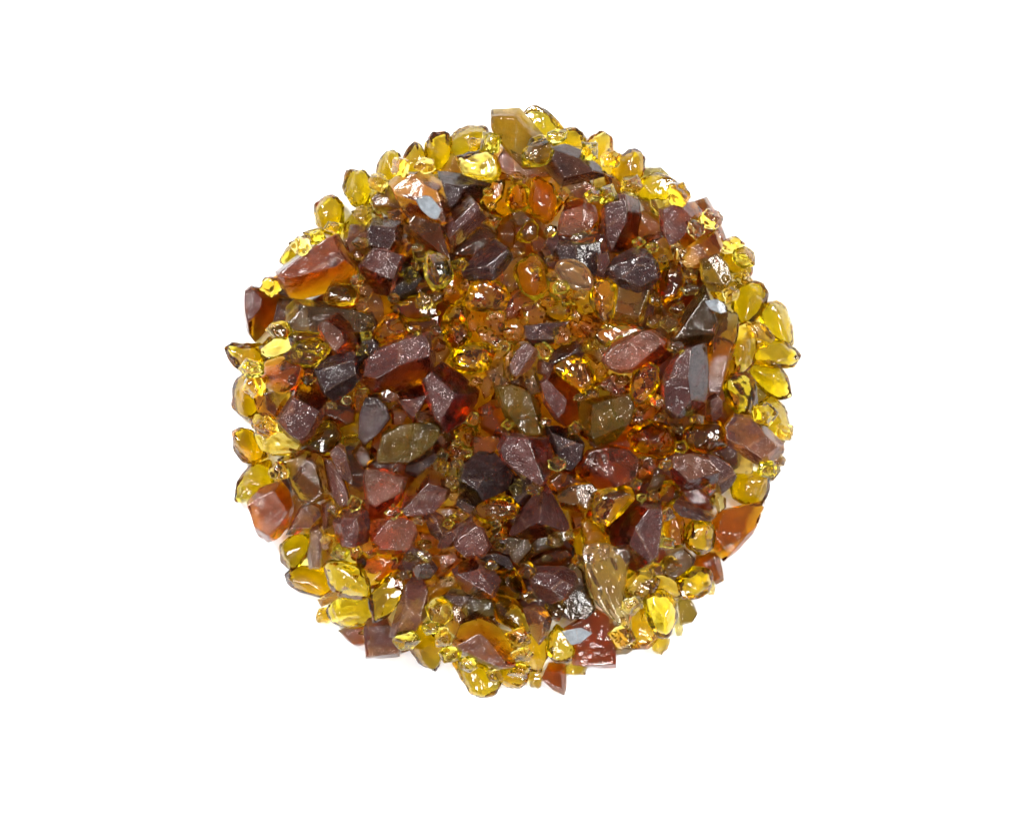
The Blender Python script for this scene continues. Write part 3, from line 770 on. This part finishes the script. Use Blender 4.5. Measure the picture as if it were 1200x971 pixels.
# height field of the heap: every piece is let down until it rests on what lies below it
CELL = 3.0
G0 = 1200 // 3 + 2
HF = np.zeros((G0, G0))
def place(i, r):
    global HF
    pts = [(x - r['c'][0], -(y - r['c'][1])) for x, y in r['P']]
    rim = math.hypot(r['c'][0] - OX, r['c'][1] - OY) > 268
    grow = 1.14 if rim else {-1: 1.0, 0: 1.2, 1: 1.24, 2: 1.17, 3: 1.11, 4: 1.07}.get(r['lvl'], 1.05)
    pos, F, skin, H, edge = make_piece(r['kind'], pts, r['hf'], r['od'], 1000 + i * 17, grow)
    gx = ((pos[:, 0] + r['c'][0]) / CELL).astype(int); gy = ((-pos[:, 1] + r['c'][1]) / CELL).astype(int)
    key = gx * G0 + gy
    lo = np.full(G0 * G0, 1e9); hi = np.full(G0 * G0, -1e9)
    np.minimum.at(lo, key, pos[:, 2]); np.maximum.at(hi, key, pos[:, 2])
    used = np.where(lo < 1e8)[0]
    gap = HF.ravel()[used] - lo[used]
    z = max(0.0, float(np.percentile(gap, 70 if r['lvl'] < 3 else 84)))
    flat = HF.ravel()
    flat[used] = np.maximum(flat[used], z + hi[used])
    HF = flat.reshape(G0, G0)
    r['z'] = z
    # the outline was traced at the height of its widest part: bring it back to that height above the table
    zw = z + H * 0.4
    s = (CAM_H - zw) / CAM_H
    X = (r['c'][0] - CX) * s * PX; Y = -(r['c'][1] - CY) * s * PX
    co = pos * PX * s
    me = bpy.data.meshes.new(NAME[r['kind']][0])
    me.vertices.add(len(co)); me.vertices.foreach_set('co', co.astype(np.float32).ravel())
    nf = len(F)
    me.loops.add(nf * 3); me.loops.foreach_set('vertex_index', F.ravel())
    me.polygons.add(nf); me.polygons.foreach_set('loop_start', np.arange(0, nf * 3, 3, dtype=np.int32))
    me.polygons.foreach_set('use_smooth', np.full(nf, True, dtype=bool))
    me.update(calc_edges=True)
    at = me.attributes.new('skin', 'FLOAT', 'POINT')
    at.data.foreach_set('value', skin.astype(np.float32))
    at = me.attributes.new('edge', 'FLOAT', 'POINT')
    at.data.foreach_set('value', edge.astype(np.float32))
    me.materials.append(MAT[r['kind']])
    o = bpy.data.objects.new(NAME[r['kind']][0], me)
    C.objects.link(o)
    o.location = (X, Y, z * PX + 0.00002)
    o['label'] = r['label']
    o['category'] = NAME[r['kind']][1]
    o['group'] = GROUP[r['kind']] if r['look'] else 'glass pieces at the bottom of the heap'
for i in sorted(range(len(rows)), key=lambda i: rows[i]['lvl']):
    place(i, rows[i])

# small chips and beads that have slipped into the hollows between the larger pieces
def relation_label(r, seen):
    near = sorted(marks, key=lambda q: (q['c'][0] - r['c'][0]) ** 2 + (q['c'][1] - r['c'][1]) ** 2)
    for q in near[:10]:
        cand = r['look'] + ', ' + rel(r, q) + ' the ' + ref(q)
        if len(cand.split()) <= 16 and cand not in seen:
            return cand
    return r['look'] + ' in a hollow of the heap, near the ' + ' '.join(ref(near[0]).split()[:6])
rc = random.Random(4)
taken = []
cands = []
for _ in range(9000):
    a = rc.uniform(0, 6.2832); d = 325 * math.sqrt(rc.random())
    x, y = OX + d * math.cos(a), OY + d * math.sin(a)
    gx, gy = int(x / CELL), int(y / CELL)
    w = HF[gx - 5:gx + 6, gy - 5:gy + 6]
    depth = w.max() - HF[gx - 1:gx + 2, gy - 1:gy + 2].mean()
    # on the outer edge only where glass stands all round
    if (w > 2).mean() < 0.66: continue
    cands.append((depth + (8 if 60 < d < 0 else 0), x, y, d))
cands.sort(reverse=True)
n_rim = 0
for depth, x, y, d in [q for q in cands if q[3] > 262] + [q for q in cands if q[3] <= 262]:
    if d > 262 and n_rim >= 42: continue
    if len(taken) >= N_SMALL: break
    gap = 15 if d < 262 else 19
    if any((x - u) ** 2 + (y - v) ** 2 < gap * gap for u, v in taken): continue
    taken.append((x, y)); n_rim += d > 262
    outer = d > 262
    kind = rc.choice('YYCC') if outer else rc.choice('CCCCCCOOA')
    m = rc.choice([4, 5, 6]); s0 = rc.uniform(11, 15) if outer else rc.uniform(6.5, 11); ph = rc.uniform(0, 6.28); q = rc.uniform(0.65, 1)
    P = [(x + s0 * rc.uniform(0.85, 1.15) * math.cos(ph + 6.2832 * j / m), y + q * s0 * rc.uniform(0.85, 1.15) * math.sin(ph + 6.2832 * j / m)) for j in range(m)]
    look = {'Y': 'small yellow bead tucked low between rim beads', 'C': 'tiny crumbly brown chip in a hollow',
            'A': 'tiny amber bead in a hollow', 'O': 'tiny dark orange shard in a hollow'}[kind]
    r = dict(kind=kind, lvl=5, hf=1.1, od='', look=look, mark=False, P=P)
    r['c'] = (x, y)
    r['label'] = relation_label(r, seen); seen.add(r['label'])
    rows.append(r)
    place(len(rows) - 1, r)
print('pieces', len(rows), 'top of heap', HF.max(), 'px')
